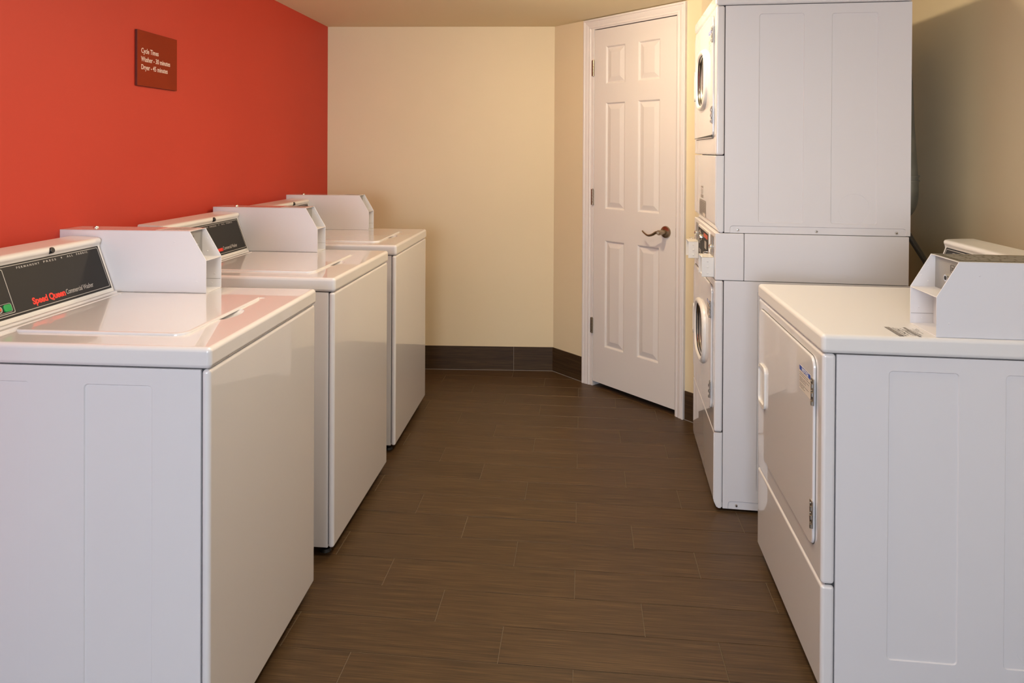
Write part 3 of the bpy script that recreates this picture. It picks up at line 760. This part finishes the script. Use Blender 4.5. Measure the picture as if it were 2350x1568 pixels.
# --- single dryer on the right
DWD, DH = 0.6716, 0.9377
def make_dryer():
    root = empty('dryer', (0.6003, 1.8137, 0), -0.0115)
    bm = bmesh.new(); box(bm, 0.0, 0.033, 0.0, DWD, 0.3075, DH-DK-0.0010, 0.009, 4); finish('front_panel', bm, enamel, root)
    bm = bmesh.new(); box(bm, 0.0, 0.033, 0.0, DWD, HB, 0.3045, 0.009, 4); finish('lower_panel', bm, enamel, root)
    bm = bmesh.new(); box(bm, 0.0343, WD, 0.0015, DWD-0.0015, HB, DH-DK-0.0018, 0.0025, 2)
    fields(finish('side_panel', bm, panel_white, root), [(0.158, 0.323, 0.13, 0.852), (0.429, 0.595, 0.13, 0.852)], 0.0015, (0.512, 0.190, 0.057))
    bm = bmesh.new(); box(bm, 0.012, WD-0.02, 0.008, DWD-0.008, HB+0.01, DH-DK+0.004); finish('inner_cabinet', bm, dark, root, False)
    bm = bmesh.new(); box(bm, -0.003, WD+0.004, -0.003, DWD+0.003, DH-DK, DH, 0.011, 5); finish('top_deck', bm, enamel_soft, root)
    front_door(root, 0.050, 0.636, 0.372, 0.862, hinges=((0.052, 0.741, 0.809), (0.054, 0.423, 0.492)), sticker=(0.069, 0.166, 0.748, 0.812), handle=(0.530, 0.614, 0.546, 0.684))
    c = console(root, -1, 0.552, 0.155, 0.664, DH, WD-0.005)
    MF = face_frame(-1, 0.552, 0.664, DH)
    bm = bmesh.new(); prism(bm, rrect(0.010, 0.49, 0.016, 0.1490, 0.001, 1), MF, 0.0010, idx=0, base=-0.001)
    b = 0.0018
    ringframe(bm, rrect(0.015, 0.485, 0.0215, 0.1440, 0.004, 3), rrect(0.015+b, 0.485-b, 0.0215+b, 0.1440-b, 0.003, 3), MF, 0.0014, 1, 0.001)
    ringframe(bm, rrect(0.058, 0.165, 0.03, 0.136, 0.005, 3), rrect(0.0592, 0.1638, 0.0312, 0.1348, 0.004, 3), MF, 0.0014, 1, 0.001)
    ringframe(bm, rrect(0.185, 0.46, 0.03, 0.126, 0.005, 3), rrect(0.1862, 0.4588, 0.0312, 0.1248, 0.004, 3), MF, 0.0014, 1, 0.001)
    tag(finish('control_panel', bm, [decal, silver_ink], c, False), 'charcoal control panel with silver outline')
    feet(root, [(0.05, 0.05), (0.05, DWD-0.05), (WD-0.06, 0.05), (WD-0.06, DWD-0.05)], HB+0.012)
    coin_box(root, -1, 0.270, 0.006, 0.150, DH, L=0.44, writing='100 !')
    # faded printed caution decal on the deck
    MC = frame((0.262, 0.104, DH), (0, -1, 0), (1, 0, 0)) @ Matrix.Identity(4)
    MC = frame((0.184, 0.010, DH), (0, 1, 0), (-1, 0, 0)) if False else frame((0.184, 0.098, DH), (0, -1, 0), (1, 0, 0))
    # u runs towards the viewer (-y), v runs away from the dryer front (+x)
    bm = bmesh.new(); R = [(0.0, 0.092, 0.0, 0.0125), (0.0, 0.092, 0.046, 0.0525)]
    thin = []
    for v, a, b_ in ((0.0155, 0.006, 0.09), (0.0185, 0.006, 0.09), (0.041, 0.02, 0.085), (0.0435, 0.03, 0.08), (0.055, 0.02, 0.08), (0.058, 0.03, 0.08), (0.064, 0.012, 0.05), (0.069, 0.016, 0.062), (0.074, 0.010, 0.03)):
        u = a
        while u < b_:
            k = random.uniform(0.006, 0.016); thin.append((u, min(u+k, b_), v, v+0.0014)); u += k+0.002
    quad_lines(bm, MC, R, 0.0004, 0); quad_lines(bm, MC, thin, 0.0004, 0)
    dd = []
    for v in (0.0035, 0.008, 0.0485):
        u = 0.006
        while u < 0.085:
            k = random.uniform(0.004, 0.012); dd.append((u, min(u+k, 0.087), v, v+0.0012)); u += k+0.002
    quad_lines(bm, MC, dd, 0.0006, 1)
    # large irregular capital shapes between the bars, too worn to read
    big = []
    for row, v in enumerate((0.0225, 0.0325)):
        u = 0.012
        while u < 0.080:
            k = random.uniform(0.004, 0.007)
            big += [(u, u+0.0012, v, v+0.0065), (u+0.0012, u+k, v+random.choice((0, 0.0027, 0.0052)), v+random.choice((0.0013, 0.004, 0.0065)))]
            u += k+0.0025
    quad_lines(bm, MC, [(a, b_, min(c_, d_), max(c_, d_)+0.0002) for a, b_, c_, d_ in big], 0.0004, 0)
    tag(finish('caution_decal', bm, [grey_ink, paper], root, False), 'worn grey printed decal beside the coin box')
    tag(root, 'white coin-operated single dryer on the right, in front of the stacked dryer', 'dryer')
    return root
make_dryer()

# --- stacked dryer
def make_stack():
    root = empty('stacked_dryer', (0.5094, 2.7607, 0), -0.0396)
    SW, SD = 0.6765, 0.708
    def fp(name, z0, z1, ch=False):
        bm = bmesh.new(); box(bm, 0.0, 0.0325, 0.0, SW, z0, z1, 0.008, 4)
        if ch:
            for v in bm.verts:
                if v.co.z < z0+0.010 and v.co.x < 0.0105: v.co.x += 0.016
                if v.co.z < z0+0.010 and v.co.x < 0.02: pass
            for v in bm.verts: pass
        return finish(name, bm, enamel, root)
    def chpanel(name, z0, z1, c, d):
        """front panel whose lower edge slants back"""
        pr = [(0.003, z1), (0.0, z1-0.004), (0.0, z0+c), (d, z0), (0.0325, z0), (0.0325, z1)]
        bm = bmesh.new(); A = [bm.verts.new((a, 0, b)) for a, b in pr]; B = [bm.verts.new((a, SW, b)) for a, b in pr]; n = len(pr)
        bm.faces.new(A); bm.faces.new(B[::-1])
        for i in range(n): bm.faces.new((A[i], A[(i+1) % n], B[(i+1) % n], B[i]))
        bmesh.ops.bevel(bm, geom=[e for e in bm.edges if not (e.verts[0].co.z > z1-0.005 and e.verts[1].co.z > z1-0.005)], offset=0.004, segments=3, affect='EDGES')
        return finish(name, bm, enamel, root)
    chpanel('kick_panel', 0.010, 0.3035, 0.030, 0.014)
    fp('lower_front_panel', 0.3065, 0.8945)
    fp('upper_front_panel', 1.381, 1.9585)
    chpanel('upper_access_panel', 1.080, 1.3785, 0.030, 0.016)
    # sides and body
    M = frame((0, 0.0015, 0), (1, 0, 0), (0, 0, 1))
    bm = bmesh.new(); box(bm, 0.0345, SD, 0.0015, SW-0.0015, 1.0805, 1.9580, 0.0025, 2)
    fields(finish('upper_side_panel', bm, panel_white, root), [(0.160, 0.325, 1.122, 1.924), (0.424, 0.589, 1.122, 1.921)], 0.0015, (0.509, 1.181, 0.057), [(0.055, 0.693, 1.0815, 1.109)])
    bm = bmesh.new(); box(bm, 0.0345, SD, 0.0015, SW-0.0015, 0.010, 0.8945, 0.0025, 2)
    fields(finish('lower_side_panel', bm, panel_white, root), [(0.160, 0.325, 0.08, 0.86), (0.424, 0.589, 0.08, 0.86)], 0.0015, None, [(0.055, 0.693, 0.0115, 0.041)])
    bm = bmesh.new(); box(bm, 0.034, SD-0.01, 0.008, SW-0.008, 0.03, 1.97); finish('inner_cabinet', bm, dark, root, False)
    bm = bmesh.new(); box(bm, -0.003, SD+0.004, -0.003, SW+0.003, 1.960, 2.008, 0.010, 4); finish('top_cover', bm, enamel, root)
    for x, z in ((0.086, 1.092), (0.374, 1.092), (0.659, 1.092), (0.087, 0.024), (0.374, 0.024), (0.659, 0.024)):
        bm = bmesh.new(); lathe(bm, [(0.0058, 0.0), (0.0058, 0.0012), (0.004, 0.0036), (0.0015, 0.004)], frame((x, 0.0038, z), (1, 0, 0), (0, 0, 1)), 16)
        box(bm, x-0.003, x+0.003, -0.0008, -0.0001, z-0.0005, z+0.0005, idx=1); box(bm, x-0.0005, x+0.0005, -0.0008, -0.0001, z-0.003, z+0.003, idx=1)
        finish('screw', bm, [chrome, black], root)
    # control housing between the two drums
    bm = bmesh.new(); box(bm, 0.001, 0.1085, 0.0, SW, 0.8960, 1.0785, 0.0035, 3); finish('control_housing', bm, enamel_matte, root)
    bm = bmesh.new(); box(bm, 0.1100, SD-0.005, 0.001, SW-0.001, 0.8960, 1.0785, 0.0025, 2); finish('rear_housing', bm, enamel_matte, root)
    MC = frame((0.001, 0, 0), (0, -1, 0), (0, 0, 1)); flip = lambda L: [(-a, b) for a, b in L][::-1]
    cp = empty('control_panel', (0, 0, 0)); cp.parent = root
    bm = bmesh.new(); prism(bm, flip(rrect(0.135, 0.480, 0.900, 1.064, 0.004, 2)), MC, 0.006, 0.002); finish('bezel', bm, plastic, cp)
    bm = bmesh.new(); prism(bm, flip(rrect(0.150, 0.468, 0.905, 1.055, 0.003, 2)), MC, 0.0068, base=0.005)
    ch = finish('panel_film', bm, decal, cp, False); tag(ch, 'charcoal coin meter panel')
    bm = bmesh.new(); Q = lambda y0, y1, z0, z1: (-y1, -y0, z0, z1)
    quad_lines(bm, MC, [Q(0.165, 0.285, 1.030, 1.048)], 0.0072, 0); tag(finish('warning_strip', bm, orange_ink, cp, False), 'orange warning strip')
    bm = bmesh.new()
    bm.free()
    for q in (Q(0.20, 0.26, 0.985, 1.018), Q(0.375, 0.40, 1.0, 1.03), Q(0.415, 0.44, 0.985, 1.03), Q(0.375, 0.40, 0.945, 0.962), Q(0.415, 0.44, 0.945, 0.962), Q(0.375, 0.40, 0.922, 0.939), Q(0.415, 0.44, 0.922, 0.939), Q(0.30, 0.303, 0.91, 1.05)):
        bm = bmesh.new(); quad_lines(bm, MC, [q], 0.0072, 0); finish('printed_icon', bm, silver_ink, cp, False)
    bm = bmesh.new(); bm.faces.new([bm.verts.new(MC @ Vector((-y, z, 0.0072))) for y, z in ((0.36, 1.032), (0.46, 1.032), (0.41, 1.048))])
    finish('printed_icon', bm, silver_ink, cp, False)
    bm = bmesh.new(); lathe(bm, [(0.013, 0.0), (0.013, 0.010), (0.010, 0.014), (0.003, 0.0145)], frame((-0.006, 0.330, 1.022), (0, -1, 0), (0, 0, 1)), 20)
    finish('key_lock', bm, chrome, cp)
    bm = bmesh.new(); box(bm, -0.030, -0.006, 0.205, 0.235, 0.925, 0.929, 0.001, 1); box(bm, -0.030, -0.026, 0.205, 0.235, 0.925, 0.940, 0.001, 1); finish('coin_return', bm, chrome, cp)
    for ya in (0.022, 0.500):
        lp = empty('lock_plate', (0, 0, 0)); lp.parent = root
        bm = bmesh.new(); box(bm, -0.0015, 0.002, ya, ya+0.095, 0.900, 1.062, 0.0008, 1)
        box(bm, -0.004, -0.001, ya+0.040, ya+0.052, 0.985, 1.055, 0.001, 1)
        finish('plate', bm, steel, lp)
        bm = bmesh.new(); lathe(bm, [(0.010, 0.0), (0.010, 0.010), (0.007, 0.013), (0.002, 0.0135)], frame((-0.001, ya+0.055, 1.016), (0, -1, 0), (0, 0, 1)), 18)
        finish('lock', bm, chrome, lp)
        # coin drawer: open-sided box
        dw = empty('coin_drawer', (0, 0, 0)); dw.parent = root
        bm = bmesh.new(); z0, z1, xo = 0.904, 0.981, -0.047; y0, y1 = ya-0.002, ya+0.098
        box(bm, xo, -0.001, y0, y0+0.003, z0, z1, 0.0012, 2); box(bm, xo, -0.001, y1-0.003, y1, z0, z1, 0.0012, 2)
        box(bm, xo, -0.001, y0, y1, z1-0.003, z1, 0.0012, 2); box(bm, xo+0.006, -0.001, y0, y1, z0, z0+0.003, 0.0012, 2)
        box(bm, -0.012, -0.009, y0+0.003, y1-0.003, z0+0.003, z1-0.003)
        for k in (0.2, 0.5, 0.8): cyl(bm, (-0.024, y0, z0+(z1-z0)*k), (-0.024, y0-0.0012, z0+(z1-z0)*k), 0.004, 0.003, 10)
        finish('drawer_box', bm, plastic, dw)
        pts = [(-0.006+0.012*math.cos(a)-0.018, ya+0.05+0.004*math.sin(a), 0.992+0.003*math.sin(a)) for a in [2*PI*k/16 for k in range(16)]]
        bm = bmesh.new(); tube(bm, pts+[pts[0]], 0.0010, 6); finish('key_ring', bm, chrome, dw)
    # doors
    front_door(root, 0.050, 0.634, 0.374, 0.862, window=(0.345, 0.617, 0.310, 0.262), handle=(0.572, 0.604, 0.540, 0.680), hinges=((0.055, 0.737, 0.803), (0.055, 0.422, 0.487)), sticker=(0.075, 0.150, 0.730, 0.797))
    front_door(root, 0.050, 0.634, 1.448, 1.932, window=(0.345, 1.703, 0.310, 0.262), handle=(0.572, 0.604, 1.628, 1.768), hinges=((0.055, 1.826, 1.892), (0.055, 1.507, 1.574)), sticker=(0.075, 0.150, 1.800, 1.880), ajar=True)
    # rating labels on the access panel
    MR = frame((0, 0, 0), (0, -1, 0), (0, 0, 1))
    bm = bmesh.new(); quad_lines(bm, MR, [Q(0.268, 0.480, 1.112, 1.182)], 0.0006, 0)
    quad_lines(bm, MR, [Q(0.29, 0.46, 1.120+0.007*k, 1.1225+0.007*k) for k in range(8)], 0.0009, 1)
    quad_lines(bm, MR, [Q(0.275, 0.36, 1.114, 1.128)], 0.0012, 2)
    tag(finish('rating_label', bm, [label_grey, grey_ink, paper], root, False), 'grey rating label with fine print')
    bm = bmesh.new(); quad_lines(bm, MR, [Q(0.355, 0.435, 1.190, 1.204)]+[Q(0.365, 0.43, 1.209+0.006*k, 1.2115+0.006*k) for k in range(4)]+[Q(0.36, 0.43, 1.234, 1.242)], 0.0007, 0)
    finish('caution_print', bm, label_grey, root, False)
    feet(root, [(0.08, 0.07), (0.08, SW-0.07), (SD-0.07, 0.07), (SD-0.07, SW-0.07)], 0.014)
    tag(root, 'tall white double-stacked dryer with round-cornered windows beside the door', 'dryer')
    return root
make_stack()

# ------------------------------------------------------------------ duct and conduit behind the stacked dryer
du = tag(empty('exhaust_duct', (1.359, 3.1, 1.05)), 'grey galvanised exhaust duct rising behind the stacked dryer', 'duct')
bm = bmesh.new(); tube(bm, catmull([(-0.045, 0.515, 0.80), (-0.045, 0.20, 0.80), (-0.042, 0.07, 0.79), (-0.036, 0.0, 0.69), (-0.022, 0, 0.47), (-0.006, 0, 0.24)], 6), 0.050, 28); finish('pipe', bm, galv, du)
bm = bmesh.new(); pts = catmull([(-0.006, 0, 0.245), (-0.006, 0, 0.16), (-0.02, 0, 0.115), (-0.055, 0, 0.095)], 5)
tube(bm, pts, 0.052, 28); finish('elbow', bm, galv, du)
for z, x in ((0.245, -0.006), (0.225, -0.006)):
    bm = bmesh.new(); lathe(bm, [(0.050, -0.004), (0.0565, -0.003), (0.0565, 0.003), (0.050, 0.004)], Matrix.Translation((x, 0, z)), 28); finish('crimp_ring', bm, galv, du)
bm = bmesh.new(); cp_ = catmull([(1.28, 2.985, 1.13), (1.33, 2.965, 1.03), (1.39, 2.95, 0.925), (1.45, 2.90, 0.80), (1.475, 2.80, 0.60), (1.482, 2.60, 0.30)], 90)
tube(bm, cp_, lambda i: 0.0118 if i % 2 else 0.0104, 12)
tag(finish('gas_hose', bm, conduit_m), 'ribbed flexible metal hose curving down behind the dryers', 'hose')

# ------------------------------------------------------------------ sign
ys0, ys1, zs0, zs1 = 2.346, 2.597, 1.6225, 1.8235
ym = (ys0+ys1)/2; sg = empty('wall_sign', (xl(ym)+0.0005, ym, (zs0+zs1)/2), 0.0135)
tag(sg, 'rust-brown plaque lettered with washer and dryer cycle times on the orange wall', 'sign')
hw, hh = (ys1-ys0)/2, (zs1-zs0)/2
bm = bmesh.new(); box(bm, 0, 0.009, -hw, hw, -hh, hh, 0.0006, 1)
for f in bm.faces: f.material_index = 0 if f.normal.x > 0.9 else 1
bm.faces.ensure_lookup_table()
bmesh.ops.recalc_face_normals(bm, faces=bm.faces)
for f in bm.faces: f.material_index = 0 if f.normal.x > 0.9 else 1
finish('plaque', bm, [sign_m, sign_edge], sg, False)
MS = frame((0.0092, -hw, hh), (0, 1, 0), (0, 0, 1))
for k, (t_, v) in enumerate((('Cycle Times', -0.081), ('Washer - 30 minutes', -0.1115), ('Dryer - 45 minutes', -0.1405))):
    text('lettering', t_, MS @ Matrix.Translation((0.0225, v, 0.0)), 0.0258, sign_ink, sg, sx=0.82, bold=0.0003)

# ------------------------------------------------------------------ ceiling globe lamp and added fill panel (above the view)
la = tag(empty('ceiling_lamp', (LAMP_A[0], LAMP_A[1], ZC)), 'small round globe lamp on the ceiling over the aisle', 'lamp')
bm = bmesh.new(); lathe(bm, [(0.075, 0), (0.078, -0.006), (0.040, -0.010)], Matrix.Identity(4), 32); finish('lamp_base', bm, trimw, la)
bm = bmesh.new(); bmesh.ops.create_uvsphere(bm, u_segments=24, v_segments=12, radius=0.05); bm.transform(Matrix.Translation((0, 0, -0.056)))
finish('lamp_globe', bm, mat('lamp_globe_glow', (0.9, 0.88, 0.8), 0.5, emit=(1.0, 0.80, 0.54), estr=290.0), la)
lb = tag(empty('added_ceiling_panel', (FILL_PANEL[0], FILL_PANEL[1], ZC)), 'added rectangular fill panel on the ceiling, out of view', 'lamp')
bm = bmesh.new()
for a, b, c, d in ((-0.61, -0.58, -0.31, 0.31), (0.58, 0.61, -0.31, 0.31), (-0.58, 0.58, -0.31, -0.28), (-0.58, 0.58, 0.28, 0.31)): box(bm, a, b, c, d, -0.028, 0, 0.003)
finish('fill_panel_frame', bm, trimw, lb)
bm = bmesh.new(); box(bm, -0.58, 0.58, -0.28, 0.28, -0.022, -0.004); finish('diffuser', bm, fill_panel_glow, lb, False)
